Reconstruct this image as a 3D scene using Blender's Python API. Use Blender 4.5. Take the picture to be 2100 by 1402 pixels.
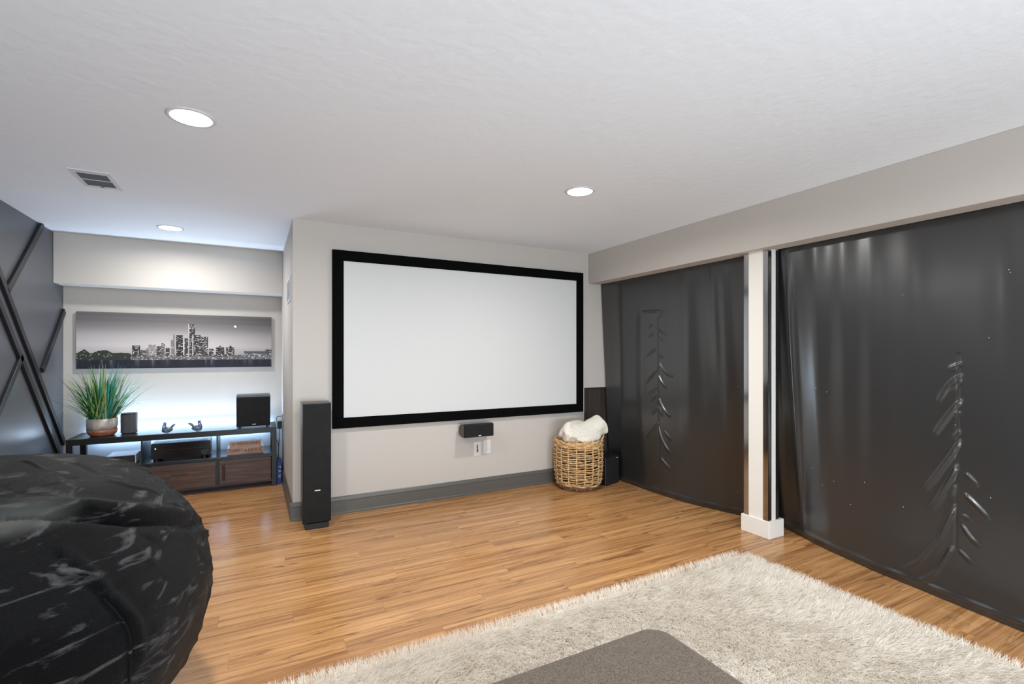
import bpy, bmesh, math, random
import numpy as np
from mathutils import Vector, Matrix, noise
random.seed(7); rng = np.random.default_rng(7)
for o in list(bpy.data.objects): bpy.data.objects.remove(o)
scene = bpy.context.scene
COL = scene.collection
R = math.radians

# ------------------------------------------------------------------ camera
cam = bpy.data.cameras.new('camera'); co = bpy.data.objects.new('camera', cam); COL.objects.link(co)
cam.sensor_width = 36; cam.lens = 994.74 / 2100 * 36
cam.shift_y = (723.78 - 701) / 2100; cam.clip_start = .02
co.location = (0, 0, 1.35); co.rotation_euler = (R(90), 0, R(-28.094))
scene.camera = co
# ------------------------------------------------------------------ world, exposure
w = bpy.data.worlds.new('world'); scene.world = w; w.use_nodes = True
w.node_tree.nodes['Background'].inputs[0].default_value = (.9, .95, 1, 1)
w.node_tree.nodes['Background'].inputs[1].default_value = .2
scene.view_settings.view_transform = 'Standard'; scene.view_settings.look = 'None'
scene.view_settings.gamma = 1; scene.view_settings.use_curve_mapping = False
scene.view_settings.exposure = 0.36
# ------------------------------------------------------------------ lamps
CEIL = 2.433
def area(name, loc, rot, size, energy, color, size_y=None, shape='DISK', spread=170):
    l = bpy.data.lights.new(name, 'AREA'); l.shape = shape; l.size = size
    if size_y: l.size_y = size_y
    l.energy = energy; l.color = color; l.spread = R(spread)
    o = bpy.data.objects.new(name, l); COL.objects.link(o); o.location = loc; o.rotation_euler = rot
    return o
LAMPS = [(-.25, 2.66), (-.63, 5.09), (1.93, 2.65), (-.25, .2), (1.93, .2), (-.25, -1.7), (1.93, -1.7)]
for i, (x, y) in enumerate(LAMPS):
    e = [17, 14, 18, 15, 17, 12, 14][i]
    area('downlight_lamp', (x, y, CEIL - .02), (0, 0, 0), .16, e, (1, .99, .97))
# soft fill lamps added behind the camera to brighten ceiling and walls
area('fill_lamp', (.6, -2.3, .7), (R(101), 0, R(12)), 3.0, 128, (.70, .86, 1.0), 1.0, 'RECTANGLE')
area('fill_lamp', (.7, -2.3, 1.35), (R(97), 0, R(-6)), 3.6, 22, (.82, .92, 1.0), 1.7, 'RECTANGLE')
# LED strip on the back edge of the media console, facing the wall
area('led_strip_lamp', (-.6, 5.952, .575), (R(140), 0, 0), 1.52, 4.2, (.34, .60, 1.0), .012, 'RECTANGLE', 180)
area('led_strip_lamp', (-.6, 5.95, .602), (R(207), 0, 0), 1.52, 11.5, (.66, .81, 1.0), .014, 'RECTANGLE', 125)
area('led_strip_lamp', (-.6, 5.950, .555), (R(62), 0, 0), 1.52, 5, (.36, .60, 1.0), .012, 'RECTANGLE', 180)
area('led_strip_lamp', (-.6, 5.90, .03), (R(70), 0, 0), 1.52, 1.0, (.12, .36, 1.0), .012, 'RECTANGLE', 180)

# ------------------------------------------------------------------ materials
def lin(c):
    return tuple((x / 12.92 if x <= .04045 else ((x + .055) / 1.055) ** 2.4) for x in [v / 255 for v in c])
def mat(name, c, rough=.5, metal=0, spec=.5, bump=None, noise_col=None, sheen=0, coat=0, emit=None, sub=None, trans=0, aniso=0):
    m = bpy.data.materials.new(name); m.use_nodes = True; nt = m.node_tree
    b = nt.nodes['Principled BSDF']; c = lin(c)
    b.inputs['Base Color'].default_value = (*c, 1); b.inputs['Roughness'].default_value = rough
    b.inputs['Metallic'].default_value = metal; b.inputs['Specular IOR Level'].default_value = spec
    if aniso: b.inputs['Anisotropic'].default_value = aniso
    if sheen:
        b.inputs['Sheen Weight'].default_value = sheen; b.inputs['Sheen Roughness'].default_value = .35
    if coat: b.inputs['Coat Weight'].default_value = coat; b.inputs['Coat Roughness'].default_value = .08
    if trans: b.inputs['Transmission Weight'].default_value = trans
    if emit:
        b.inputs['Emission Color'].default_value = (*lin(emit[0]), 1); b.inputs['Emission Strength'].default_value = emit[1]
    geo = nt.nodes.new('ShaderNodeNewGeometry')
    def mapped(s):
        mp = nt.nodes.new('ShaderNodeMapping'); nt.links.new(geo.outputs['Position'], mp.inputs[0])
        mp.inputs['Scale'].default_value = s if isinstance(s, tuple) else (s, s, s)
        n = nt.nodes.new('ShaderNodeTexNoise'); n.inputs['Scale'].default_value = 1; n.inputs['Detail'].default_value = 5
        nt.links.new(mp.outputs[0], n.inputs['Vector']); return n
    if noise_col:
        s, c2, lo, hi = noise_col; n = mapped(s)
        r = nt.nodes.new('ShaderNodeValToRGB'); r.color_ramp.elements[0].position = lo; r.color_ramp.elements[1].position = hi
        r.color_ramp.elements[0].color = (*c, 1); r.color_ramp.elements[1].color = (*lin(c2), 1)
        nt.links.new(n.outputs[0], r.inputs[0]); nt.links.new(r.outputs[0], b.inputs['Base Color'])
    if bump:
        s, st, d = bump; n = mapped(s); bp = nt.nodes.new('ShaderNodeBump')
        bp.inputs['Strength'].default_value = st; bp.inputs['Distance'].default_value = d
        nt.links.new(n.outputs[0], bp.inputs['Height']); nt.links.new(bp.outputs[0], b.inputs['Normal'])
    return m
M = {}
M['ceiling'] = mat('ceiling_paint', (238, 244, 251), .9, bump=(16, .45, .006))
M['wall'] = mat('greige_wall_paint', (196, 189, 181), .75, bump=(60, .1, .001))
M['dark_wall'] = mat('charcoal_satin_paint', (82, 84, 90), .36, bump=(90, .06, .001))
M['batten'] = mat('charcoal_batten_paint', (30, 31, 35), .42)
M['base'] = mat('grey_trim_paint', (92, 90, 85), .35)
M['white'] = mat('white_trim_paint', (238, 232, 222), .4)
M['plastic'] = mat('white_plastic', (225, 222, 216), .35)
M['vent'] = mat('vent_white', (215, 215, 218), .45)
M['vent_dark'] = mat('vent_louvre_grey', (128, 129, 134), .5)
M['chrome'] = mat('polished_steel', (200, 200, 202), .12, 1, noise_col=((40, 40, 1.2), (176, 176, 180), .35, .7))
M['niche'] = mat('dark_brown_panel', (58, 50, 46), .3, noise_col=((30, 30, 2), (72, 63, 58), .4, .7))
M['screen'] = mat('matte_white_screen', (211, 211, 209), .9)
M['velvet_frame'] = mat('black_felt_frame', (11, 11, 11), .95, spec=.05)
M['black'] = mat('black_vinyl_cabinet', (18, 18, 19), .42, bump=(300, .05, .0005))
M['cab_side'] = mat('black_laminate_side', (26, 26, 28), .3)
M['cloth'] = mat('black_grille_cloth', (11, 11, 11), .85, bump=(900, .3, .0006), noise_col=(14, (19, 20, 19), .4, .7))
M['silver'] = mat('silver_badge', (225, 225, 225), .4)
M['gloss_black'] = mat('gloss_black', (14, 14, 18), .18)
M['device'] = mat('grey_speaker_mesh', (82, 82, 86), .7)
M['top'] = mat('dark_console_top', (44, 44, 48), .2)
M['frame'] = mat('black_console_metal', (13, 13, 15), .4)
M['glass'] = mat('smoky_crystal', (112, 126, 148), .15, trans=.3)
M['white_box'] = mat('white_router_case', (205, 212, 222), .35)
M['blue'] = mat('blue_printed_card', (18, 62, 140), .4)
M['soil'] = mat('dark_moss', (30, 36, 26), .95, bump=(120, .8, .01))
M['pot'] = mat('grey_glazed_ceramic', (178, 168, 160), .35, noise_col=((14, 14, 6), (205, 198, 190), .42, .6), coat=.3)
M['copper'] = mat('terracotta_band', (168, 102, 74), .45, noise_col=(30, (185, 120, 90), .4, .65))
M['suede'] = mat('brown_grey_suede', (118, 106, 93), .95, spec=.15, bump=(420, .9, .0025), noise_col=(260, (82, 73, 63), .36, .62), sheen=.25)
M['knit'] = mat('cream_knit', (240, 232, 217), .9, spec=.2, sheen=.2)
M['rug_base'] = mat('rug_backing', (240, 234, 225), 1, spec=0)
M['rope'] = mat('seagrass_rope', (226, 190, 138), .7, noise_col=(55, (168, 124, 74), .38, .68), bump=(260, .5, .002))
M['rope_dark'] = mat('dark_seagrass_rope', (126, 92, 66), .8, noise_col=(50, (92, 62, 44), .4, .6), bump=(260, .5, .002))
M['kraft'] = mat('printed_wood_label', (188, 152, 132), .6, noise_col=((10, 40, 60), (165, 122, 100), .4, .65))
M['ink'] = mat('dark_brown_ink', (70, 42, 34), .7)
M['white_ink'] = mat('white_ink', (215, 225, 240), .6)
M['leather'] = mat('dark_leather_pull', (40, 22, 20), .5)
M['cord'] = mat('black_cord', (24, 26, 32), .5)
M['cord_grey'] = mat('grey_cord', (120, 118, 112), .5)
M['bulb'] = mat('lit_lens', (255, 255, 255), .5, emit=((255, 252, 244), 14))
M['led'] = mat('lit_led_strip', (200, 220, 255), .5, emit=((150, 195, 255), 9))
M['pilot'] = mat('lit_pilot_lamp', (255, 240, 200), .5, emit=((255, 235, 190), 3))
M['subfloor'] = mat('dark_joint', (120, 80, 50), .9)
M['pale_speck'] = mat('white_speck', (230, 232, 228), .9)
M['dark_room'] = mat('dark_storage_wall', (60, 58, 56), .9)

# knitted blanket: bumpy nodules
nt = M['knit'].node_tree; b = nt.nodes['Principled BSDF']
g = nt.nodes.new('ShaderNodeNewGeometry'); v = nt.nodes.new('ShaderNodeTexVoronoi'); v.inputs['Scale'].default_value = 95
bp = nt.nodes.new('ShaderNodeBump'); bp.inputs['Strength'].default_value = .9; bp.inputs['Distance'].default_value = .006; bp.invert = True
nt.links.new(g.outputs['Position'], v.inputs['Vector']); nt.links.new(v.outputs['Distance'], bp.inputs['Height']); nt.links.new(bp.outputs[0], b.inputs['Normal'])

def wood(name, cols, scale, rough, bumpd, plank=False, knots=True, axis='x'):
    m = bpy.data.materials.new(name); m.use_nodes = True; nt = m.node_tree; N = nt.nodes; L = nt.links
    b = N['Principled BSDF']; b.inputs['Roughness'].default_value = rough
    g = N.new('ShaderNodeNewGeometry'); oi = N.new('ShaderNodeObjectInfo')
    off = N.new('ShaderNodeVectorMath'); off.operation = 'ADD'
    mul = N.new('ShaderNodeVectorMath'); mul.operation = 'MULTIPLY'
    cmb = N.new('ShaderNodeCombineXYZ')
    for k in range(3): L.new(oi.outputs['Random'], cmb.inputs[k])
    mul.inputs[1].default_value = (37, 53, 71); L.new(cmb.outputs[0], mul.inputs[0])
    L.new(g.outputs['Position'], off.inputs[0]); L.new(mul.outputs[0], off.inputs[1])
    def ns(sc, detail, dist=0, rgh=.6):
        mp = N.new('ShaderNodeMapping'); mp.inputs['Scale'].default_value = sc; L.new(off.outputs[0], mp.inputs[0])
        n = N.new('ShaderNodeTexNoise'); n.inputs['Scale'].default_value = 1; n.inputs['Detail'].default_value = detail
        n.inputs['Distortion'].default_value = dist; n.inputs['Roughness'].default_value = rgh
        L.new(mp.outputs[0], n.inputs['Vector']); return n
    s = scale
    big = ns((.8 * s, 22 * s, 22 * s), 5, .8); fine = ns((2.2 * s, 95 * s, 95 * s), 4, .15); kn = ns((2.6 * s, 26 * s, 26 * s), 3, 1.2)
    r = N.new('ShaderNodeValToRGB'); e = r.color_ramp.elements
    e[0].position = .3; e[0].color = (*lin(cols[0]), 1); e[1].position = .72; e[1].color = (*lin(cols[2]), 1)
    q = e.new(.5); q.color = (*lin(cols[1]), 1)
    L.new(big.outputs[0], r.inputs[0])
    mx = N.new('ShaderNodeMix'); mx.data_type = 'RGBA'; mx.blend_type = 'MULTIPLY'; mx.inputs['Factor'].default_value = .8
    fr = N.new('ShaderNodeValToRGB'); fr.color_ramp.elements[0].position = .34; fr.color_ramp.elements[1].position = .6
    fr.color_ramp.elements[0].color = (.66, .58, .50, 1); fr.color_ramp.elements[1].color = (1.0, 1.0, 1.0, 1)
    L.new(fine.outputs[0], fr.inputs[0]); L.new(r.outputs[0], mx.inputs['A']); L.new(fr.outputs[0], mx.inputs['B'])
    last = mx.outputs['Result']
    if knots:
        kr = N.new('ShaderNodeValToRGB'); kr.color_ramp.elements[0].position = .58; kr.color_ramp.elements[1].position = .70
        kr.color_ramp.elements[0].color = (0, 0, 0, 1); kr.color_ramp.elements[1].color = (.75, .75, .75, 1)
        L.new(kn.outputs[0], kr.inputs[0])
        m2 = N.new('ShaderNodeMix'); m2.data_type = 'RGBA'; L.new(kr.outputs[0], m2.inputs['Factor']); L.new(last, m2.inputs['A'])
        m2.inputs['B'].default_value = (*lin(cols[3]), 1); last = m2.outputs['Result']
    hs = N.new('ShaderNodeHueSaturation'); mr = N.new('ShaderNodeMapRange')
    mr.inputs['To Min'].default_value = .95; mr.inputs['To Max'].default_value = 1.07
    L.new(oi.outputs['Random'], mr.inputs['Value']); L.new(mr.outputs[0], hs.inputs['Value']); L.new(last, hs.inputs['Color'])
    L.new(hs.outputs[0], b.inputs['Base Color'])
    bpn = N.new('ShaderNodeBump'); bpn.inputs['Strength'].default_value = .25; bpn.inputs['Distance'].default_value = bumpd
    L.new(fine.outputs[0], bpn.inputs['Height']); L.new(bpn.outputs[0], b.inputs['Normal'])
    return m
M['plank'] = wood('honey_oak_laminate', [(146, 98, 60), (194, 144, 92), (218, 170, 116), (96, 60, 40)], 1, .21, .0006, True)
M['walnut'] = wood('dark_walnut_veneer', [(66, 50, 45), (92, 70, 61), (116, 92, 80), (48, 36, 32)], 1.6, .5, .0004)

# crushed black velvet / curtains
def velvet():
    m = mat('black_crushed_velvet', (3, 3, 4), .5, spec=.09, sheen=.035)
    nt = m.node_tree; N = nt.nodes; L = nt.links; b = N['Principled BSDF']; b.inputs['Sheen Roughness'].default_value = .3
    tc = N.new('ShaderNodeTexCoord')
    def nz(sc, d, dist):
        mp = N.new('ShaderNodeMapping'); mp.inputs['Scale'].default_value = sc; L.new(tc.outputs['Object'], mp.inputs[0])
        n = N.new('ShaderNodeTexNoise'); n.inputs['Scale'].default_value = 1; n.inputs['Detail'].default_value = d; n.inputs['Distortion'].default_value = dist
        L.new(mp.outputs[0], n.inputs['Vector']); return n
    a = nz((6, 6, 22), 9, 1.1); a.inputs['Roughness'].default_value = .62; c = nz((500, 500, 500), 2, 0); d = nz((14, 14, 30), 3, 1.0)
    r = N.new('ShaderNodeValToRGB'); r.color_ramp.elements[0].position = .56; r.color_ramp.elements[1].position = .82
    r.color_ramp.elements[0].color = (*lin((5, 5, 6)), 1); r.color_ramp.elements[1].color = (*lin((104, 103, 103)), 1)  # crush marks and their highlight streaks, painted into the base colour
    vc = N.new('ShaderNodeVertexColor'); vc.layer_name = 'painted_sheen'; sp_ = N.new('ShaderNodeMix'); sp_.data_type = 'RGBA'
    sp_.inputs['B'].default_value = (*lin((98, 98, 94)), 1); L.new(vc.outputs[0], sp_.inputs['Factor'])  # painted sheen patch laid over the base colour
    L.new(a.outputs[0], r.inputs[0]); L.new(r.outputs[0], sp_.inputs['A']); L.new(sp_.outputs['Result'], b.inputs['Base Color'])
    mx = N.new('ShaderNodeMath'); mx.operation = 'MULTIPLY_ADD'; mx.inputs[1].default_value = .6
    L.new(d.outputs[0], mx.inputs[0]); L.new(c.outputs[0], mx.inputs[2])
    bp = N.new('ShaderNodeBump'); bp.inputs['Strength'].default_value = .55; bp.inputs['Distance'].default_value = .012
    L.new(mx.outputs[0], bp.inputs['Height']); L.new(bp.outputs[0], b.inputs['Normal'])
    return m
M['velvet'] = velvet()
M['curtain'] = mat('black_satin_blackout_cloth', (40, 40, 40), .36, spec=.6, bump=((300, 300, 300), .05, .0004))
_c = M['curtain'].node_tree.nodes['Principled BSDF']; _c.inputs['Coat Weight'].default_value = .55; _c.inputs['Coat Roughness'].default_value = .24; _c.inputs['Coat IOR'].default_value = 1.6
M['fibre'] = mat('off_white_shag_fibre', (251, 244, 233), .8, spec=.15, noise_col=(5, (240, 231, 218), .4, .7))

_b = M['fibre'].node_tree; _t = _b.nodes.new('ShaderNodeBsdfTranslucent'); _m = _b.nodes.new('ShaderNodeMixShader'); _m.inputs[0].default_value = .38
_t.inputs[0].default_value = (*lin((250, 246, 240)), 1); _b.links.new(_b.nodes['Principled BSDF'].outputs[0], _m.inputs[1]); _b.links.new(_t.outputs[0], _m.inputs[2]); _b.links.new(_m.outputs[0], _b.nodes['Material Output'].inputs[0])
def leafmat(n, c):
    return mat(n, c, .5, spec=.3)
M['leaf_a'] = leafmat('grass_blade_green', (72, 140, 46)); M['leaf_b'] = leafmat('grass_blade_teal', (52, 150, 150)); M['leaf_c'] = leafmat('grass_blade_straw', (176, 190, 118)); M['leaf_d'] = leafmat('grass_blade_dark', (34, 98, 50))

# ------------------------------------------------------------------ builders
def link(name, me, m, parent=None, smooth=False):
    if m is not None and not me.materials: me.materials.append(M[m] if isinstance(m, str) else m)
    if smooth: me.polygons.foreach_set('use_smooth', [True] * len(me.polygons))
    o = bpy.data.objects.new(name, me); COL.objects.link(o)
    if parent is not None:
        o.parent = parent
        # builders below give world coordinates; keep them there
        top = parent
        chain = []
        while top is not None: chain.append(top); top = top.parent
        mt = Matrix.Identity(4)
        for c in reversed(chain): mt = mt @ (Matrix.Translation(c.location) @ c.rotation_euler.to_matrix().to_4x4())
        me.transform(mt.inverted())
    return o
def pym(name, vs, fs):
    me = bpy.data.meshes.new(name); me.from_pydata([tuple(map(float, v)) for v in vs], [], fs); me.update(); return me
def box_bm(bm, x0, x1, y0, y1, z0, z1, mt=None):
    c = Matrix.Translation(((x0 + x1) / 2, (y0 + y1) / 2, (z0 + z1) / 2)) @ Matrix.Diagonal((abs(x1 - x0), abs(y1 - y0), abs(z1 - z0), 1))
    if mt is not None: c = mt @ c
    return bmesh.ops.create_cube(bm, size=1, matrix=c)
def finish(bm, name, m, parent=None, bevel=0, seg=2, smooth=False):
    if bevel:
        bmesh.ops.bevel(bm, geom=list(bm.edges), offset=bevel, segments=seg, profile=.5, affect='EDGES', clamp_overlap=True)
    me = bpy.data.meshes.new(name); bm.to_mesh(me); bm.free()
    o = link(name, me, m, parent, smooth)
    return o
def box(name, x0, x1, y0, y1, z0, z1, m, parent=None, bevel=0, seg=2, mt=None, smooth=False):
    bm = bmesh.new(); box_bm(bm, x0, x1, y0, y1, z0, z1, mt); return finish(bm, name, m, parent, bevel, seg, smooth)
def cyl_bm(bm, x, y, z0, z1, r, seg=32, r2=None):
    bmesh.ops.create_cone(bm, cap_ends=True, segments=seg, radius1=r, radius2=r if r2 is None else r2, depth=z1 - z0, matrix=Matrix.Translation((x, y, (z0 + z1) / 2)))
def lathe(name, prof, cx, cy, m, parent=None, seg=48, smooth=True, sx=1, sy=1):
    vs, fs = [], []
    for r, z in prof:
        for k in range(seg):
            a = 2 * math.pi * k / seg; vs.append((cx + sx * r * math.cos(a), cy + sy * r * math.sin(a), z))
    for i in range(len(prof) - 1):
        for k in range(seg):
            k2 = (k + 1) % seg; fs.append((i * seg + k, i * seg + k2, (i + 1) * seg + k2, (i + 1) * seg + k))
    if prof[0][0] > 1e-4: fs.append(tuple(reversed(range(seg))))
    if prof[-1][0] > 1e-4: fs.append(tuple((len(prof) - 1) * seg + k for k in range(seg)))
    me = pym(name, vs, fs); o = link(name, me, m, parent, smooth); return o
def tube_data(pts, rad, seg=8, closed=False, cap=True):
    P = [Vector(p) for p in pts]; n = len(P); vs = []; fs = []
    rr = rad if hasattr(rad, '__len__') else [rad] * n
    up = Vector((0, 0, 1)); prev = None
    for i in range(n):
        t = (P[(i + 1) % n] - P[i - 1]) if closed else (P[min(i + 1, n - 1)] - P[max(i - 1, 0)])
        t.normalize()
        u = (prev if prev is not None else (up if abs(t.z) < .9 else Vector((1, 0, 0))))
        u = (u - t * u.dot(t)).normalized(); prev = u; w_ = t.cross(u)
        for k in range(seg):
            a = 2 * math.pi * k / seg; vs.append(P[i] + rr[i] * (math.cos(a) * u + math.sin(a) * w_))
    for i in range(n if closed else n - 1):
        j = (i + 1) % n
        for k in range(seg):
            k2 = (k + 1) % seg; fs.append((i * seg + k, i * seg + k2, j * seg + k2, j * seg + k))
    if cap and not closed:
        fs.append(tuple(reversed(range(seg)))); fs.append(tuple((n - 1) * seg + k for k in range(seg)))
    return vs, fs
def tube(name, pts, rad, m, parent=None, seg=8, smooth=True):
    vs, fs = tube_data(pts, rad, seg); return link(name, pym(name, vs, fs), m, parent, smooth)
def join(parts):
    vs, fs = [], []
    for v, f in parts:
        o = len(vs); vs += list(v); fs += [tuple(i + o for i in q) for q in f]
    return vs, fs
def bez(pts, n=24):
    P = [Vector(p) for p in pts]; out = []
    for i in range(len(P) - 1):
        p0, p1, p2, p3 = P[max(i - 1, 0)], P[i], P[i + 1], P[min(i + 2, len(P) - 1)]
        for k in range(n):
            t = k / n
            out.append(.5 * ((2 * p1) + (-p0 + p2) * t + (2 * p0 - 5 * p1 + 4 * p2 - p3) * t * t + (-p0 + 3 * p1 - 3 * p2 + p3) * t ** 3))
    out.append(P[-1]); return out
def thing(name, label, cat, loc, rz=0, group=None):
    o = bpy.data.objects.new(name, None); COL.objects.link(o); o.empty_display_size = .1
    o.location = loc; o.rotation_euler = (0, 0, rz); o['label'] = label; o['category'] = cat
    if group: o['group'] = group
    return o
def tag(o, label, cat, group=None):
    o['label'] = label; o['category'] = cat
    if group: o['group'] = group
    return o
def struct(o, label=None):
    o['kind'] = 'structure'
    if label: o['label'] = label; 
    return o
def text_mesh(s, size, mt, m, name, parent, extrude=.0006, sx=1):
    cu = bpy.data.curves.new('t', 'FONT'); cu.body = s; cu.size = size; cu.extrude = extrude; cu.align_x = 'CENTER'; cu.align_y = 'CENTER'
    o = bpy.data.objects.new('t', cu); COL.objects.link(o)
    dg = bpy.context.evaluated_depsgraph_get(); me = bpy.data.meshes.new_from_object(o.evaluated_get(dg))
    bpy.data.objects.remove(o); bpy.data.curves.remove(cu)
    me.transform(mt @ Matrix.Diagonal((sx, 1, 1, 1))); me.materials.clear()
    return link(name, me, m, parent)

# ------------------------------------------------------------------ room shell
XL, XR, XB, XO = -1.574, .282, 3.237, 4.3
YS, YB, YR = 4.279, 6.009, -2.7
floor = struct(box('floor', XL - .1, XO, YR, YB + .1, -.12, -.014, 'subfloor'), 'honey brown wood laminate floor')
pm = {}
bm = bmesh.new(); box_bm(bm, 0, 1, 0, 1, -.012, 0); me_p = bpy.data.meshes.new('plank'); bm.to_mesh(me_p); bm.free(); me_p.materials.append(M['plank'])
W = .127; G = .0003
y = .62; row = 0; cnt = 0
while y < YB:
    y1 = min(y + W, YB); xe = 3.78 if y < YS - .02 else XR
    if y < YS < y1: xe = 3.78
    x = XL - [0, .47, .83, .21, .66, 1.02][row % 6] - random.uniform(0, .15)
    while x < xe:
        x1 = x + 1.22; a = max(x, XL); b_ = min(x1, xe)
        if xe - b_ < .12: b_ = xe
        if b_ - a > .12:
            o = bpy.data.objects.new('plank', me_p); COL.objects.link(o); o.parent = floor
            o.location = (a + G, y + G, random.uniform(-.0002, 0)); o.scale = (b_ - a - 2 * G, y1 - y - 2 * G, 1); cnt += 1
        if b_ == xe: break
        x = x1
    y += W; row += 1
print('planks', cnt)
bm = bmesh.new()  # the strip of floor behind the camera, out of the picture: same planks joined
y = .62 - W
while y > YR:
    x = XL - random.uniform(0, 1.1)
    while x < 3.78:
        box_bm(bm, max(x, XL) + G, min(x + 1.22, 3.78) - G, max(y, YR) + G, y + W - G, -.012, 0); x += 1.22
    y -= W
o = finish(bm, 'plank_field', 'plank', floor); o['kind'] = 'stuff'

struct(box('ceiling', XL - .1, XO, YR, YB + .1, CEIL, CEIL + .12, 'ceiling'), 'white lightly textured ceiling')
struct(box('wall_left', XL - .1, XL, YR, YB + .1, 0, CEIL, 'dark_wall'), 'charcoal accent wall with diagonal battens')
struct(box('wall_back', XL, XR, YB, YB + .1, 0, CEIL, 'wall'), 'pale alcove wall behind the media console')
struct(box('wall_front', XR, 3.172, YS, YS + .12, 0, CEIL, 'wall'), 'pale greige wall carrying the projector screen')
struct(box('wall_alcove', XR, XR + .12, YS + .12, YB, 0, CEIL, 'wall'), 'short return wall between screen wall and alcove')
struct(box('wall_rear', XL, XO, YR - .1, YR, 0, CEIL, 'wall'))
struct(box('wall_right', XO, XO + .1, YR, YS + .2, 0, CEIL, 'dark_room'))
# stub of wall right of the screen: pale above, dark panel below
struct(box('wall_stub', 3.172, 3.50, YS + .006, YS + .12, .972, CEIL, 'wall'), 'pale wall piece right of the screen, ending above a dark panel')
struct(box('wall_niche', 3.172, 3.80, YS + .035, YS + .12, 0, .972, 'niche'), 'dark brown panel beneath the pale wall piece right of the screen')
struct(box('wall_far', 3.50, XO, YS + .02, YS + .12, .972, CEIL, 'dark_room'))
# header beam above the curtains, alcove soffit
struct(box('trim_1', XB, 3.385, YR, YS, 2.107, CEIL, 'wall', bevel=.003, seg=1), 'greige header beam along the ceiling above the black curtains')
struct(box('trim_2', XL, XR, 5.744, YB, 1.979, CEIL, 'wall', bevel=.003, seg=1), 'pale boxed soffit above the skyline picture in the alcove')
# baseboards
def baseboard(name, p0, p1, n, lab):
    prof = [(.0, .0), (.019, 0), (.019, .012), (.0155, .018), (.0135, .02), (.0135, .108), (.0165, .112), (.0165, .118), (.012, .13), (.008, .14), (.003, .146), (0, .146)]
    vs = []
    for p in (p0, p1):
        for d, z in prof: vs.append((p[0] + n[0] * d, p[1] + n[1] * d, z))
    k = len(prof); fs = [(i, (i + 1) % k, k + (i + 1) % k, k + i) for i in range(k)] + [tuple(reversed(range(k))), tuple(range(k, 2 * k))]
    me = pym(name, vs, fs); bmx = bmesh.new(); bmx.from_mesh(me); bmesh.ops.recalc_face_normals(bmx, faces=bmx.faces); bmx.to_mesh(me); bmx.free()
    return struct(link(name, me, 'base'), lab)
baseboard('baseboard_front', (XR - .0185, YS), (3.17, YS), (0, -1), 'grey moulded baseboard below the projector screen')
baseboard('baseboard_alcove', (XR, YS - .0185), (XR, YB), (-1, 0), 'grey moulded baseboard on the short return wall')
baseboard('baseboard_back', (XL, YB), (XR, YB), (0, -1), 'grey baseboard behind the media console')
# battens on the charcoal wall (each its own part)
wl = bpy.data.objects['wall_left']
def batten(p, q, w_, t=.022):
    (y0, z0), (y1, z1) = p, q; d = Vector((0, y1 - y0, z1 - z0)); L_ = d.length; ang = math.atan2(d.z, d.y)
    mt = Matrix.Translation((XL, y0, z0)) @ Matrix.Rotation(ang, 4, 'X')
    box('batten', 0, t, 0, L_, -w_ / 2, w_ / 2, 'batten', wl, .0015, 1, mt)
batten((5.455, 2.43), (4.79, 1.80), .055)
batten((4.18, 2.43), (5.985, .505), .05)
batten((3.98, 2.43), (5.93, .345), .05)
batten((5.04, 1.325), (4.15, .43), .05)
batten((5.985, 1.745), (5.45, 1.205), .055)
batten((4.1, 2.0), (3.2, 1.1), .05)
batten((3.0, 2.43), (4.05, 1.35), .05)

# column at the curtains
col = struct(box('trim_3', 3.302, 3.415, 2.232, 2.425, 0, 2.107, 'white'), 'white square column between the two black curtains')
def steel(x0, x1, y0, y1):
    box('steel_strip', x0, x1, y0, y1, .128, 2.104, 'chrome', col)
t_ = .0035
steel(3.302 - t_, 3.302, 2.389, 2.428); steel(3.302 - t_, 3.302, 2.229, 2.270)
steel(3.302 - t_, 3.334, 2.232 - t_, 2.232); steel(3.383, 3.42, 2.232 - t_, 2.232)
struct(box('baseboard_column', 3.290, 3.462, 2.216, 2.448, 0, .128, 'white', bevel=.003, seg=1), 'white square plinth around the foot of the column')

# ------------------------------------------------------------------ ceiling things
def downlight(x, y, lab):
    t = thing('recessed_downlight', lab, 'ceiling light', (x, y, CEIL), 0, 'round recessed ceiling downlights')
    lathe('trim_ring', [(.083, CEIL - .001), (.083, CEIL - .006), (.098, CEIL - .004), (.1, CEIL - .0005), (.083, CEIL - .0005)], x, y, 'vent', t, 48)
    bmq = bmesh.new(); cyl_bm(bmq, x, y, CEIL - .004, CEIL - .001, .0835, 48); finish(bmq, 'lens', 'bulb', t)
downlight(-.25, 2.66, 'largest lit round downlight, above the beanbag and left of centre')
downlight(-.63, 5.09, 'small lit round downlight just in front of the alcove soffit')
downlight(1.93, 2.65, 'lit round downlight on the ceiling in front of the projector screen')

t = thing('ceiling_register', 'rectangular white air register with grey louvres on the ceiling', 'air vent', (-.86, 3.885, CEIL))
bm = bmesh.new()
for a in [(-.957, -.763, 3.712, 3.766), (-.957, -.763, 4.016, 4.06), (-.957, -.932, 3.766, 4.016), (-.786, -.763, 3.766, 4.016)]: box_bm(bm, a[0], a[1], a[2], a[3], CEIL - .007, CEIL - .0005)
finish(bm, 'frame', 'vent', t)
box('centre_bar', -.934, -.784, 3.884, 3.892, CEIL - .008, CEIL - .0025, 'vent', t)
box('backing', -.934, -.784, 3.764, 4.018, CEIL - .003, CEIL - .0004, 'vent_dark', t)
for k in range(22):
    yy = 3.772 + k * .0113
    if abs(yy - 3.888) < .008: continue
    box('louvre', -.932, -.786, -.0045, .0045, -.0006, .0006, 'vent_dark', t, 0, 1, Matrix.Translation((0, yy, CEIL - .006)) @ Matrix.Rotation(R(40), 4, 'X'))
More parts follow.
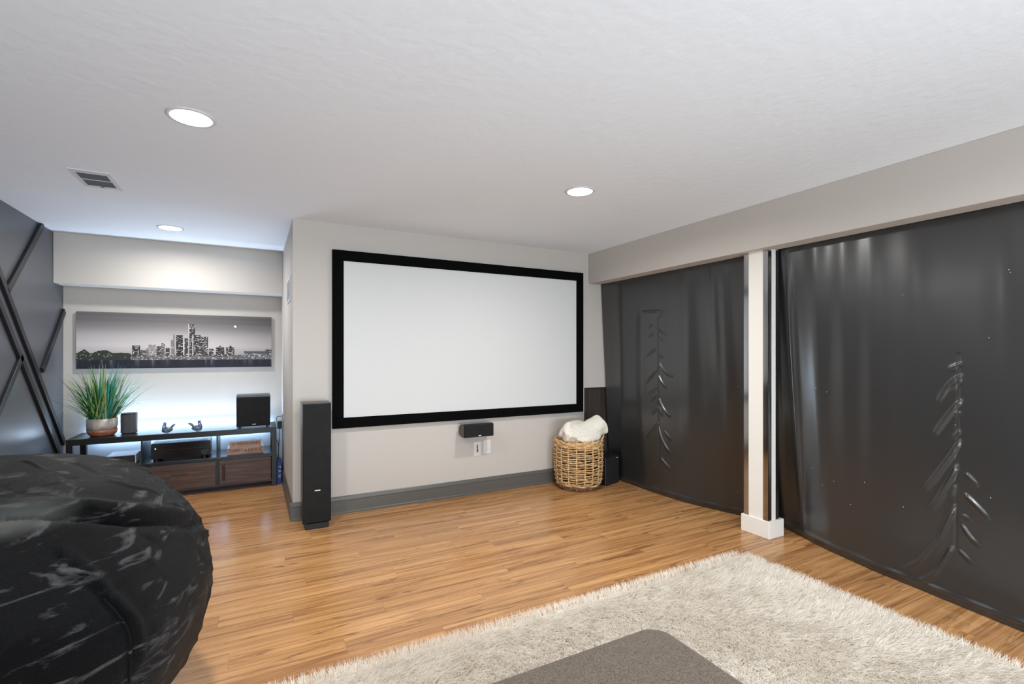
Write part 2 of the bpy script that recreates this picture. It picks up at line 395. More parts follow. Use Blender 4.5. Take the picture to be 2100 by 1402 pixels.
box('lever', -.868, -.85, 4.012, 4.022, CEIL - .014, CEIL - .006, 'vent_dark', t)

t = thing('wall_register', 'white vertical air grille high on the short return wall', 'air vent', (XR, 4.71, 1.9))
bm = bmesh.new()
for a in [(4.48, 4.94, 1.988, 2.006), (4.48, 4.94, 1.798, 1.816), (4.48, 4.51, 1.816, 1.988), (4.91, 4.94, 1.816, 1.988), (4.70, 4.72, 1.816, 1.988)]: box_bm(bm, XR - .008, XR - .0005, *a)
finish(bm, 'frame', 'vent', t)
box('backing', XR - .002, XR - .0003, 4.5, 4.92, 1.81, 1.992, 'vent_dark', t)
for k in range(9):
    box('louvre', -.005, .005, 4.51, 4.91, -.0006, .0006, 'vent', t, 0, 1, Matrix.Translation((XR - .006, 0, 1.826 + k * .019)) @ Matrix.Rotation(R(35), 4, 'Y'))

# ------------------------------------------------------------------ projector screen
t = thing('projector_screen', 'large white projection screen in a wide black frame on the greige wall', 'projector screen', (1.858, YS, 1.465))
SX0, SX1, SZ0, SZ1, F = .581, 3.135, .721, 2.21, .088
box('screen_surface', SX0 + F - .01, SX1 - F + .01, YS - .03, YS - .022, SZ0 + F - .01, SZ1 - F + .01, 'screen', t)
def bar(a, b_, c, d):
    bmq = bmesh.new(); box_bm(bmq, a, b_, YS - .04, YS - .004, c, d); finish(bmq, 'frame_bar', 'velvet_frame', t, .003, 2)
bar(SX0, SX1, SZ1 - F, SZ1); bar(SX0, SX1, SZ0, SZ0 + F); bar(SX0, SX0 + F, SZ0 + F + .0005, SZ1 - F - .0005); bar(SX1 - F, SX1, SZ0 + F + .0005, SZ1 - F - .0005)

# centre speaker
t = thing('centre_speaker', 'small black wedge speaker mounted on the wall below the screen', 'speaker', (1.85, YS, .63))
prof = [(4.118, .574), (4.118, .687), (4.135, .692), (4.175, .692), (4.215, .68), (4.24, .655), (4.245, .62), (4.225, .59), (4.18, .574)]
vs = [(x, y, z) for x in (1.70, 2.0) for y, z in prof]; k = len(prof)
link('cabinet', pym('cabinet', vs, [(i, (i + 1) % k, k + (i + 1) % k, k + i) for i in range(k)] + [tuple(reversed(range(k))), tuple(range(k, 2 * k))]), 'cab_side', t)
box('grille', 1.703, 1.997, 4.106, 4.118, .574, .688, 'cloth', t, .005, 2)
box('badge', 1.842, 1.868, 4.1045, 4.1065, .583, .590, 'silver', t)
box('wall_bracket', 1.80, 1.90, 4.24, YS, .60, .66, 'cab_side', t)
# wall plates
t = thing('wall_plate', 'white cable wall plate with a dark slot, left of the two below the centre speaker', 'wall plate', (1.905, YS, .43))
box('plate', 1.866, 1.941, YS - .006, YS - .0003, .362, .500, 'plastic', t, .002, 2)
for zz in (.452, .412): box('jack', 1.898, 1.908, YS - .0085, YS - .006, zz - .012, zz + .012, 'gloss_black', t)
tube('lead', bez([(1.903, YS - .012, .47), (1.9, YS - .02, .44), (1.904, YS - .014, .40)], 6), .003, 'cord', t, 6)
t = thing('wall_plate', 'white wall plate with a round socket, right of the two below the centre speaker', 'wall plate', (2.006, YS, .44))
box('plate', 1.969, 2.044, YS - .006, YS - .0003, .374, .508, 'plastic', t, .002, 2)
for zz in (.465, .417):
    bmq = bmesh.new(); bmesh.ops.create_cone(bmq, cap_ends=True, segments=24, radius1=.017, radius2=.016, depth=.004, matrix=Matrix.Translation((2.006, YS - .0075, zz)) @ Matrix.Rotation(R(90), 4, 'X')); finish(bmq, 'socket', 'vent', t)

# tower speaker
t = thing('tower_speaker', 'tall slim black floor-standing speaker at the corner left of the screen', 'speaker', (.435, 4.09, 0))
box('cabinet', .333, .538, 4.012, 4.185, .045, .966, 'cab_side', t, .002, 1)
box('grille', .336, .535, 3.99, 4.012, .05, .960, 'cloth', t, .004, 2)
box('plinth', .352, .520, 3.995, 4.16, .0, .045, 'black', t, .003, 1)
box('badge', .417, .457, 3.9885, 3.991, .292, .300, 'silver', t)

# ------------------------------------------------------------------ canvas print
t = thing('canvas_print', 'wide grey city skyline canvas hanging under the alcove soffit', 'picture', (-.645, YB, 1.47))
CX0, CX1, CZ0, CZ1 = -1.472, .179, 1.20, 1.745
box('stretcher', CX0, CX1, 5.972, YB - .0003, CZ0, CZ1, mat('canvas_edge', (120, 120, 124), .8), t)
nx, nz = 520, 172
U, V = np.meshgrid((np.arange(nx) + .5) / nx, (np.arange(nz) + .5) / nz)
rr = np.random.default_rng(3)
def smooth_noise(u, n, seed):
    r_ = np.random.default_rng(seed).random(n + 2); x = u * n; i = np.clip(x.astype(int), 0, n - 1); f = x - i; f = f * f * (3 - 2 * f); return r_[i] * (1 - f) + r_[i + 1] * f
sky = .13 + .44 * np.exp(-((V - .42) / .28) ** 2) + .0 * U
sky *= 1 - .28 * np.clip((U - .6) / .4, 0, 1); sky = np.where(V > .62, sky * (1 - .25 * (V - .62)), sky)
sky += .03 * (smooth_noise(V * 1.0 + .02 * U, 22, 5) - .5)
Rc = sky * 1.03; Gc = sky * .94; Bc = sky * .935
def put(mask, c):
    for A_, k in ((Rc, 0), (Gc, 1), (Bc, 2)): A_[mask] = (c[k] if not hasattr(c[k], 'shape') else c[k][mask])
low = .22 + .03 * smooth_noise(U, 60, 9)
put((V < low) & (U > .0), (U * 0 + .05, U * 0 + .045, U * 0 + .05))
hill = .29 + .05 * smooth_noise(U, 9, 14); put((V < hill) & (U > .84), (U * 0 + .09, U * 0 + .09, U * 0 + .11))
blds = [(.255, .295, .41), (.295, .325, .33), (.325, .375, .36), (.335, .372, .43), (.375, .398, .40), (.398, .415, .46), (.42, .455, .37), (.44, .462, .53), (.458, .468, .62), (.465, .508, .61), (.515, .536, .56), (.534, .572, .82), (.556, .60, .62), (.598, .64, .59), (.645, .67, .36), (.682, .728, .39), (.70, .712, .42), (.738, .784, .39), (.757, .77, .42), (.965, 1.0, .35)]
ll = rr.random((nz // 2 + 1, nx // 3 + 1)); lit = np.kron(ll, np.ones((2, 3)))[:nz, :nx]; band = np.kron(rr.random((nz // 4 + 1, 1)), np.ones((4, nx)))[:nz]
for k_, (a, b_, h) in enumerate(blds):
    m_ = (U > a) & (U < b_) & (V < h) & (V > .17)
    tn = [.035, .09, .16, .30, .06, .12, .05, .22, .18, .03, .05, .04, .035, .05, .04, .035, .04, .035, .04, .06][k_]; put(m_, (U * 0 + tn, U * 0 + tn * .88, U * 0 + tn * .88))
    dens = .82 if k_ not in (2, 3) else .6; dens = dens - .35 * (band > .78)
    wv = .12 + .62 * lit ** 4; put(m_ & (lit > dens) & ((np.floor(V * nz) % 5) != 0), (wv, wv * .93, wv * .88))
    e_ = m_ & (U < a + .006) & (k_ in (7, 9, 11, 12)); put(e_, (U * 0 + .5, U * 0 + .47, U * 0 + .45))
strip = (V > .15) & (V < .2 + .04 * smooth_noise(U, 90, 2)); sv = .10 + .6 * lit ** 5
put(strip, (sv, sv * .95, sv * .93))
low2 = (V > .15) & (V < .27) & (U > .8) & (lit > .6); put(low2, (sv, sv, sv))
lefttrees = (V < .24 + .1 * smooth_noise(U, 30, 8)) & (V > .14) & (U < .25); put(lefttrees, (U * 0 + .03, U * 0 + .035, U * 0 + .025))
lt = lefttrees & (lit > .95); put(lt, (U * 0 + .4, U * 0 + .38, U * 0 + .3))
wat = V < .15; wv = .012 + .12 * (smooth_noise(U, 70, 31) ** 6) * (V / .15); put(wat, (wv, wv, wv * 1.3 + .008))
moon = ((U - .79) * 3.03) ** 2 + (V - .795) ** 2 < .022 ** 2; put(moon, (U * 0 + .9, U * 0 + .88, U * 0 + .86))
xs = np.linspace(CX0, CX1, nx + 1); zs = np.linspace(CZ0, CZ1, nz + 1)
XX, ZZ = np.meshgrid(xs, zs); vs = np.stack([XX, np.full_like(XX, 5.9705), ZZ], -1).reshape(-1, 3)
idx = np.arange((nx + 1) * (nz + 1)).reshape(nz + 1, nx + 1)
fs = np.stack([idx[:-1, :-1], idx[:-1, 1:], idx[1:, 1:], idx[1:, :-1]], -1).reshape(-1, 4)
def np_mesh(name, vs, fs):
    me = bpy.data.meshes.new(name); n, k = len(fs), fs.shape[1]
    me.vertices.add(len(vs)); me.vertices.foreach_set('co', np.ascontiguousarray(vs, dtype=np.float32).ravel())
    me.loops.add(n * k); me.loops.foreach_set('vertex_index', np.ascontiguousarray(fs, dtype=np.int32).ravel())
    me.polygons.add(n); me.polygons.foreach_set('loop_start', np.arange(0, n * k, k, dtype=np.int32))
    me.update(calc_edges=True); me.validate(); return me
me = np_mesh('print', vs, fs)
ca = me.color_attributes.new('print', 'FLOAT_COLOR', 'CORNER')
cc = np.repeat(np.stack([Rc, Gc, Bc, np.ones_like(Rc)], -1).reshape(-1, 4), 4, axis=0); ca.data.foreach_set('color', cc.astype(np.float32).ravel())
mp_ = mat('skyline_print', (128, 128, 128), .75); an = mp_.node_tree.nodes.new('ShaderNodeVertexColor'); an.layer_name = 'print'
mp_.node_tree.links.new(an.outputs[0], mp_.node_tree.nodes['Principled BSDF'].inputs['Base Color'])
link('printed_face', me, mp_, t)

# ------------------------------------------------------------------ media console
t = thing('media_console', 'low black framed media console with walnut fronts against the alcove wall', 'tv stand', (-.6, 5.7, 0))
K0, K1, KY0, KY1, KH = -1.425, .212, 5.5, 5.935, .598
box('top', K0 + .045, K1 - .045, KY0 + .018, KY1, KH - .03, KH - .002, 'top', t, .001, 1)
box('front_rail', K0 + .045, K1 - .045, KY0, KY0 + .018, KH - .052, KH, 'frame', t, .001, 1)
box('back_rail', K0 + .045, K1 - .045, KY1 - .02, KY1, KH - .052, KH - .031, 'frame', t)
for a in (K0, K1 - .045):
    for q in (KY0, KY1 - .045): box('leg', a, a + .045, q, q + .045, 0, KH - .03, 'frame', t, .001, 1)
    box('end_cap', a, a + .045, KY0, KY1, KH - .03, KH, 'frame', t, .001, 1)
for a in (-.904, -.314):
    box('divider', a, a + .012, KY0 + .005, KY1 - .01, .335, KH - .053, 'frame', t)
    box('lower_divider', a - .004, a + .02, KY0 - .002, KY1 - .01, .066, .303, 'frame', t)
box('shelf', K0 + .045, K1 - .045, KY0 - .002, KY1 - .01, .304, .336, 'frame', t, .001, 1)
box('shelf_surface', K0 + .05, K1 - .05, KY0 + .02, KY1 - .012, .336, .3375, 'top', t)
box('bottom_panel', K0 + .045, K1 - .045, KY0 + .01, KY1 - .01, .052, .066, 'walnut', t)
d = box('drawer', -.882, -.320, KY0 - .006, KY0 + .014, .070, .300, 'walnut', t, .001, 1)
box('pull_slot', -.676, -.543, KY0 - .0068, KY0 - .0058, .158, .212, 'walnut', d, 0)
box('slot_lip', -.680, -.539, KY0 - .012, KY0 - .006, .206, .212, 'leather', d, .001, 1)
d = box('door', -.290, .160, KY0 - .006, KY0 + .014, .070, .300, 'walnut', t, .001, 1)
box('pull', -.262, -.242, KY0 - .022, KY0 - .006, .112, .264, 'leather', d, .004, 2)
d = box('door', K0 + .05, -.912, KY0 - .006, KY0 + .014, .070, .300, 'walnut', t, .001, 1)
box('pull', -.95, -.93, KY0 - .022, KY0 - .006, .112, .264, 'leather', d, .004, 2)
ls = box('led_strip', K0 + .06, K1 - .06, KY1 - .001, KY1 + .004, .558, .568, 'led', t); ls['label'] = 'glowing blue-white light strip'

# things on the console
PX, PY, PZ = -1.218, 5.69, .598
t = thing('potted_grass', 'tall green and teal ornamental grass in a two-tone ceramic pot on the console', 'plant', (PX, PY, PZ))
lathe('pot', [(.112, PZ + .055), (.113, PZ + .09), (.112, PZ + .158), (.108, PZ + .158), (.105, PZ + .13), (.0, PZ + .128)], PX, PY, 'pot', t)
lathe('pot_band', [(.0, PZ), (.085, PZ), (.098, PZ + .012), (.110, PZ + .034), (.112, PZ + .055), (.105, PZ + .056)], PX, PY, 'copper', t)
bm = bmesh.new(); bmesh.ops.create_icosphere(bm, subdivisions=3, radius=1, matrix=Matrix.Translation((PX, PY, PZ + .14)) @ Matrix.Diagonal((.103, .103, .022, 1)))
for v_ in bm.verts: v_.co.z += .008 * noise.noise(v_.co * 60)
finish(bm, 'moss', 'soil', t, smooth=True)
blades = {'leaf_a': [], 'leaf_b': [], 'leaf_c': [], 'leaf_d': []}
for k in range(310):
    th = random.uniform(0, 2 * math.pi); r0 = .09 * math.sqrt(random.random()); out = random.gauss(.13, .075) * (r0 / .09 * .7 + .45)
    if random.random() < .12: out = random.uniform(.22, .33)
    h = random.uniform(.30, .60) - .45 * max(0, out - .18)
    if random.random() < .15: h *= .5
    th2 = th + random.gauss(0, .35); bend = random.uniform(0, .09)
    dirv = Vector((math.cos(th2), math.sin(th2), 0)); base_ = Vector((PX + r0 * math.cos(th), PY + r0 * math.sin(th), PZ + .135))
    if base_.y + dirv.y * (out + bend) > 5.93: dirv.y *= .3
    side = Vector((-dirv.y, dirv.x, 0)).normalized(); wdt = random.uniform(.003, .0075); n = 7; vs = []; fs = []
    droop = random.choice([0, 0, .04, .1])
    for i in range(n + 1):
        s_ = i / n; p = base_ + dirv * (out * s_ + bend * s_ ** 3) + Vector((0, 0, h * (s_ - .12 * s_ * s_) - droop * s_ ** 4))
        if p.x < XL + .03: p.x = XL + .03
        ww = wdt * (1 - s_ ** 2.2) + .0004
        vs += [p - side * ww, p + side * ww + Vector((0, 0, .0004))]
    for i in range(n): fs.append((2 * i, 2 * i + 1, 2 * i + 3, 2 * i + 2))
    right = dirv.x > .1
    key = random.choices(['leaf_a', 'leaf_b', 'leaf_c', 'leaf_d'], [.30, .45 if right else .2, .22, .22])[0]
    blades[key].append((vs, fs))
for key, nm in (('leaf_a', 'green_blades'), ('leaf_b', 'teal_blades'), ('leaf_c', 'straw_blades'), ('leaf_d', 'dark_blades')):
    v_, f_ = join(blades[key]); o = link(nm, pym(nm, v_, f_), key, t, True); o['kind'] = 'stuff'

t = thing('smart_speaker', 'small grey rounded wireless speaker beside the potted grass', 'speaker', (-1.03, 5.735, .598))
bm = bmesh.new(); box_bm(bm, -1.092, -.968, 5.675, 5.795, .606, .776)
ed = [e for e in bm.edges if abs(e.verts[0].co.z - e.verts[1].co.z) > .1]
bmesh.ops.bevel(bm, geom=ed, offset=.045, segments=8, affect='EDGES', profile=.5); finish(bm, 'body', 'device', t, smooth=False)
for nm, z0, z1, ins in (('top_plate', .776, .786, .002), ('foot', .598, .606, .006)):
    bm = bmesh.new(); box_bm(bm, -1.092 + ins, -.968 - ins, 5.675 + ins, 5.795 - ins, z0, z1)
    ed = [e for e in bm.edges if abs(e.verts[0].co.z - e.verts[1].co.z) > .005]
    bmesh.ops.bevel(bm, geom=ed, offset=.044, segments=8, affect='EDGES', profile=.5); finish(bm, nm, 'black', t)

t = thing('subwoofer', 'black cube subwoofer standing on the right end of the console', 'speaker', (.005, 5.7, .598))
box('cabinet', -.148, .157, 5.585, 5.86, .608, .92, 'cab_side', t, .003, 2)
box('grille', -.146, .155, 5.568, 5.585, .612, .905, 'cloth', t, .004, 2)
box('badge', -.008, .026, 5.5665, 5.5685, .628, .633, 'silver', t)
for a in (-.13, .12):
    for q in (5.60, 5.83): box('foot', a, a + .02, q, q + .02, .598, .608, 'black', t)

def crystal_bird(x, y, mir, lab, spread):
    t = thing('crystal_bird', lab, 'figurine', (x, y, .598), 0)
    def blob(nm, cx, cz, rx, rz, ry, ang):
        bmq = bmesh.new(); bmesh.ops.create_icosphere(bmq, subdivisions=2, radius=1, matrix=Matrix.Translation((x + cx, y, .598 + cz)) @ Matrix.Rotation(R(ang), 4, 'Y') @ Matrix.Diagonal((rx, ry, rz, 1)))
        for v_ in bmq.verts: v_.co += Vector((1, 1, 1)) * .003 * noise.noise(v_.co * 90)
        return finish(bmq, nm, 'glass', t)
    blob('body', 0, .028, .046, .028, .024, -8 * mir)
    blob('neck', -.024 * mir, .056, .018, .036, .015, 12 * mir)
    blob('head', -.018 * mir, .090, .014, .012, .011, 0)
    for k in range(spread): blob('tail_feather', (.032 + .008 * k) * mir, .05 + .006 * k, .010, .036, .012, (32 + 10 * k) * mir)
crystal_bird(-.715, 5.575, 1, 'grey crystal bird on the console top, nearer the potted grass', 2)
crystal_bird(-.478, 5.575, -1, 'grey crystal bird on the console top, nearer the black subwoofer', 3)

# shelf contents
t = thing('router_box', 'pale set-top box on the left shelf of the console', 'set-top box', (-1.04, 5.66, .3375))
box('case', -1.16, -.945, 5.53, 5.78, .345, .425, 'white_box', t, .003, 2)
box('front_panel', -1.155, -.95, 5.526, 5.530, .35, .42, 'gloss_black', t)
for a in (-1.14, -.98): box('foot', a, a + .02, 5.54, 5.56, .3375, .345, 'black', t)
t = thing('av_receiver', 'wide black home cinema receiver on the middle shelf of the console', 'receiver', (-.6, 5.7, .3375))
box('chassis', -.836, -.372, 5.575, 5.87, .358, .500, 'cab_side', t, .002, 1)
box('front_panel', -.838, -.366, 5.558, 5.575, .358, .498, 'gloss_black', t, .003, 2)
box('trim_line', -.80, -.372, 5.5565, 5.5585, .437, .440, 'cab_side', t)
for a in (-.80, -.42):
    for q in (5.58, 5.82):
        bmq = bmesh.new(); cyl_bm(bmq, a, q, .3375, .358, .022, 20); finish(bmq, 'foot', 'black', t)
bmq = bmesh.new(); bmesh.ops.create_cone(bmq, cap_ends=True, segments=28, radius1=.03, radius2=.028, depth=.02, matrix=Matrix.Translation((-.415, 5.549, .40)) @ Matrix.Rotation(R(90), 4, 'X')); finish(bmq, 'volume_knob', 'black', t)
box('pilot_light', -.808, -.800, 5.5545, 5.558, .452, .459, 'pilot', t)
vb = []
for k in range(30): box('vent_slot', -.80 + k * .0138, -.794 + k * .0138, 5.60, 5.72, .4995, .5012, 'white_box', t)

def crate(x0, x1, z0, z1, y0, lab, txt, size, sx=1):
    t = thing('wooden_box', lab, 'box', ((x0 + x1) / 2, y0 + .1, z0))
    box('box_body', x0, x1, y0 + .003, y0 + .2, z0, z1, 'plastic', t, .001, 1)
    box('front_label', x0 + .002, x1 - .002, y0, y0 + .003, z0 + .002, z1 - .001, 'kraft', t)
    for s_, cx_, sz, z_ in txt:
        text_mesh(s_, sz, Matrix.Translation((cx_, y0 - .0005, z_)) @ Matrix.Rotation(R(90), 4, 'X'), 'ink', 'lettering', t, .0004, sx)
    return t
crate(-.226, .094, .3375, .404, 5.565, 'lower of two printed wooden boxes stacked on the right shelf', [('THIRST at NINE', -.085, .038, .377), ('C', .068, .045, .375)], .03, .95)
crate(-.205, .072, .404, .466, 5.568, 'upper of two printed wooden boxes stacked on the right shelf', [('I', -.135, .045, .44), ('ISCALIONEC', -.03, .036, .442), ('o', -.172, .04, .44)], .03, .95)

# behind the console: adapter, cords, blue carton
t = thing('wall_outlet', 'outlet plate with a black plug-in adapter on the return wall', 'outlet', (XR, 5.84, .62))
box('plate', XR - .006, XR - .0003, 5.80, 5.875, .565, .685, 'plastic', t, .002, 1)
box('adapter', XR - .05, XR - .006, 5.815, 5.865, .53, .61, 'cord', t, .004, 2)
tube('adapter_lead', bez([(XR - .03, 5.84, .53), (XR - .03, 5.85, .42), (XR - .035, 5.9, .30), (XR - .04, 5.95, .1), (XR - .06, 5.97, .01)], 10), .003, 'cord', t, 6)
o = tube('power_cord', bez([(XR - .008, 5.83, .665), (XR - .05, 5.8, .665), (XR - .062, 5.78, .62), (XR - .066, 5.82, .45), (XR - .04, 5.86, .36), (XR - .036, 5.9, .26), (XR - .05, 5.95, .14), (XR - .06, 5.98, .02)], 12), .0038, 'cord_grey', None, 8)
tag(o, 'grey power cord looping from the outlet down behind the console', 'cord')
t = thing('blue_carton', 'blue printed carton squeezed between console and return wall', 'box', (.24, 5.66, 0))
box('carton', .219, .262, 5.56, 5.78, 0, .222, 'blue', t, .002, 1)
for s_, z_ in (('Y', .175), ('A', .13), ('H', .08)):
    text_mesh(s_, .042, Matrix.Translation((.2405, 5.5595, z_)) @ Matrix.Rotation(R(90), 4, 'X') @ Matrix.Rotation(R(-90), 4, 'Z'), 'white_ink', 'lettering', t, .0004)

# ------------------------------------------------------------------ black curtains
RL = [[(3.482,1.536),(3.543,1.503)],[(3.458,1.388),(3.58,1.317)],[(3.447,1.18),(3.597,1.041)],[(3.447,1.024),(3.494,.986),(3.543,.956)],[(3.435,.955),(3.555,.858)],[(3.423,.835),(3.506,.757)],[(3.423,.688),(3.567,.52)],[(3.494,1.624),(3.543,1.591)],[(3.412,1.534),(3.354,1.455)],[(3.423,1.577),(3.309,1.513)],[(3.419,1.336),(3.354,1.302)],[(3.412,1.267),(3.331,1.175),(3.243,1.136)],[(3.419,1.146),(3.377,1.079),(3.32,1.023)],[(3.412,.922),(3.354,.825),(3.276,.757)],[(3.416,.663),(3.377,.532),(3.276,.414)],[(3.354,.621),(3.265,.541)],[(3.4,.356),(3.276,.263)],[(3.412,.836),(3.377,.754)],[(3.63,1.757),(3.354,1.741)],[(3.354,1.741),(3.412,1.663)]]
RR = [[(1.169,1.295),(1.222,1.26)],[(1.167,1.227),(1.217,1.173),(1.267,1.076)],[(1.167,1.206),(1.217,1.148)],[(1.166,1.093),(1.207,1.026),(1.282,.897)],[(1.169,1.03),(1.193,1.009)],[(1.169,.932),(1.193,.886)],[(1.169,.878),(1.217,.765),(1.323,.584)],[(1.177,.742),(1.227,.614),(1.297,.47)],[(1.179,.632),(1.212,.58)],[(1.183,.527),(1.247,.334),(1.35,.157),(1.438,.078)],[(1.193,.303),(1.277,.122),(1.35,.061)],[(1.136,.708),(1.086,.654)],[(1.141,.599),(1.095,.557),(1.038,.497)],[(1.15,.433),(1.113,.379),(1.073,.351)],[(1.16,.296),(1.104,.245)],[(1.15,.487),(1.113,.468)]]
def resample(pl, n=26):
    P = np.array(pl, float)
    if len(P) == 3:  # smooth
        tt = np.linspace(0, 1, 9)[:, None]; c = 2 * P[1] - .5 * (P[0] + P[2]); P = (1 - tt) ** 2 * P[0] + 2 * tt * (1 - tt) * c + tt ** 2 * P[2]
    s_ = np.r_[0, np.cumsum(np.linalg.norm(np.diff(P, axis=0), axis=1))]; q = np.linspace(0, s_[-1], n)
    return np.stack([np.interp(q, s_, P[:, 0]), np.interp(q, s_, P[:, 1])], 1), s_[-1]
def curtain(name, lab, y0, y1, prof, ridges, folds, spine, edge_fold, fine, side):
    f0, f1 = fine; ys = np.concatenate([np.arange(y0, f0, .0125), np.arange(f0, f1, .0052), np.arange(f1, y1, .0125), [y1]])
    Y, Z = np.meshgrid(ys, np.linspace(.004, 2.16, 345))
    py = np.array([p[0] for p in prof]); px = np.array([p[1] for p in prof]); o_ = np.argsort(py)
    Xb = np.interp(Y, py[o_], px[o_]); tt = np.clip((2.107 - Z) / 2.107, 0, 1) ** 1.15
    top_x = 3.397 + .045 * np.clip((Y - 2.14) / .12 if side > 0 else (2.50 - Y) / .10, 0, 1)
    X = top_x * (1 - tt) + Xb * tt
    D = np.zeros_like(X)
    for yc, wd, amp, zt, zb in folds:   # long soft vertical folds
        fade = 1 / (1 + np.exp(-(Z - zb) / .12)) * (1 / (1 + np.exp((Z - zt) / .05)) if zt < 2.1 else 1)
        D += amp * np.exp(-((Y - yc) / wd) ** 2) * fade
    for rd in ridges:
        P, Ln = resample(rd); best = np.full(X.shape, 9.); bt = np.zeros_like(X)
        ylo, yhi, zlo, zhi = P[:, 0].min() - .09, P[:, 0].max() + .09, P[:, 1].min() - .09, P[:, 1].max() + .09
        mk = (Y > ylo) & (Y < yhi) & (Z > zlo) & (Z < zhi); yy, zz = Y[mk], Z[mk]
        b0 = np.full(yy.shape, 9.); t0 = np.zeros_like(b0); nP = len(P) - 1
        for i in range(nP):
            ay, az = P[i]; by, bz = P[i + 1]; L2 = (by - ay) ** 2 + (bz - az) ** 2 + 1e-12
            q_ = np.clip(((yy - ay) * (by - ay) + (zz - az) * (bz - az)) / L2, 0, 1)
            d_ = np.hypot(yy - ay - q_ * (by - ay), zz - az - q_ * (bz - az)); m2 = d_ < b0; b0[m2] = d_[m2]; t0[m2] = ((i + q_) / nP)[m2]
        s0 = .0085 + .004 * t0; amp = .0135 * min(1.3, (Ln / .14) ** .5) * np.sqrt(np.clip(1 - t0 ** 2, 0, 1)) * np.clip(t0 * 8 + .35, 0, 1)
        D[mk] = np.maximum(D[mk], D[mk] * .35 + amp * np.exp(-(b0 / s0) ** 2) - .0015 * np.exp(-((b0 - .03) / .02) ** 2) * (1 - t0))
    sy, z0, z1 = spine
    D -= .004 * np.exp(-((Y - sy) / .006) ** 2) * (Z > z0) * (Z < z1)
    if edge_fold:
        yc = edge_fold - .03 * (2.1 - Z) / 2.1; D += .022 * np.exp(-((Y - yc) / .022) ** 2) * (1 - np.exp(-((2.1 - Z) / .3) ** 2)) * np.clip(Z / .5, 0, 1)
    # hem roll
    D += .010 * np.exp(-((Z - .045) / .016) ** 2) * (.75 + .25 * np.sin(Y * 31)) - .006 * np.exp(-((Z - .015) / .012) ** 2)
    n_ = np.array([noise.fractal(Vector((0, float(a) * 1.7, float(b) * 1.1)), 1, 2, 3) for a, b in zip(Y.ravel()[::1], Z.ravel()[::1])]).reshape(X.shape)
    D += .003 * n_
    # shallow pleat waves, deeper at the top rod
    X = X - D
    vs = np.stack([X, Y, Z], -1).reshape(-1, 3); idx = np.arange(X.size).reshape(X.shape)
    fs = np.stack([idx[:-1, :-1], idx[1:, :-1], idx[1:, 1:], idx[:-1, 1:]], -1).reshape(-1, 4)
    me = np_mesh(name, vs, fs)
    t = thing(name, lab, 'curtain', (3.45, (y0 + y1) / 2, 0))
    o = link('cloth_panel', me, 'curtain', t, True)
    sd = o.modifiers.new('thickness', 'SOLIDIFY'); sd.thickness = .0025; sd.offset = -1
    return t, (Y, Z, X)
def specks(t, pts, data):
    Y, Z, X = data; prt = []
    for y_, z_ in pts:
        i = np.argmin((Y - y_) ** 2 + (Z - z_) ** 2); x_ = X.ravel()[i] - .0015
        bmq = bmesh.new(); bmesh.ops.create_icosphere(bmq, subdivisions=1, radius=.0022, matrix=Matrix.Translation((x_, y_, z_)))
        prt.append(([v_.co.copy() for v_ in bmq.verts], [tuple(v_.index for v_ in f.verts) for f in bmq.faces])); bmq.free()
    v_, f_ = join(prt); o = link('pale_speck', pym('pale_speck', v_, f_), 'pale_speck', t); o['kind'] = 'stuff'; o['label'] = 'tiny white specks'  # small white dots sitting on the cloth
FL = [(3.636, .05, .012, 1.75, .5), (3.345, .045, .010, 1.75, 1.5), (3.067, .075, .018, 2.2, .55), (2.788, .04, .012, 2.2, 1.3), (2.70, .05, .010, 2.2, .5), (3.95, .1, .01, 2.2, .1)]
FR = [(1.956, .05, .009, 2.2, .6), (1.775, .055, .007, 2.2, .5), (1.611, .05, .005, 2.2, .5), (1.40, .08, .006, 2.2, .6), (1.0, .07, .007, 2.2, .6), (.7, .08, .01, 2.2, .5), (.2, .1, .012, 2.2, .4), (-.4, .1, .012, 2.2, .4)]
t, dd = curtain('blackout_curtain', 'black satin curtain beyond the white column, beside the wicker basket', 2.36, 4.262,
    [(4.27, 3.52), (3.95, 3.425), (3.6, 3.41), (3.142, 3.44), (2.9, 3.50), (2.682, 3.565), (2.44, 3.60)], RL, FL, (3.42, .3, 1.7), None, (3.20, 3.66), -1)
specks(t, [(2.609, 1.078), (2.668, .2), (3.48, .27), (3.943, .326)], dd)
t, dd = curtain('blackout_curtain', 'black satin curtain on the near side of the white column, beside the white rug', -1.2, 2.48,
    [(2.56, 3.72), (2.297, 3.613), (2.113, 3.542), (1.899, 3.462), (1.569, 3.385), (1.309, 3.345), (1.089, 3.311), (.901, 3.283), (.3, 3.27), (-1.2, 3.29)], RR, FR, (1.18, .3, 1.35), 2.15, (1.0, 1.46), 1)
specks(t, [(.982, 1.772), (.976, 1.758), (1.441, 1.693), (1.055, 1.43), (1.964, 1.109), (1.891, 1.088), (1.19, .96), (2.016, .543), (1.853, .491), (1.937, .443), (1.649, .537), (1.74, .369), (1.431, .447), (1.036, .61)], dd)
o = box('curtain_rail', 3.40, 3.43, -1.2, 2.20, 2.165, 2.19, 'frame'); tag(o, 'black rail hidden behind the beam carrying the near curtain', 'curtain rail')
o = box('curtain_rail', 3.40, 3.43, 2.44, 4.26, 2.165, 2.19, 'frame'); tag(o, 'black rail hidden behind the beam carrying the far curtain', 'curtain rail')

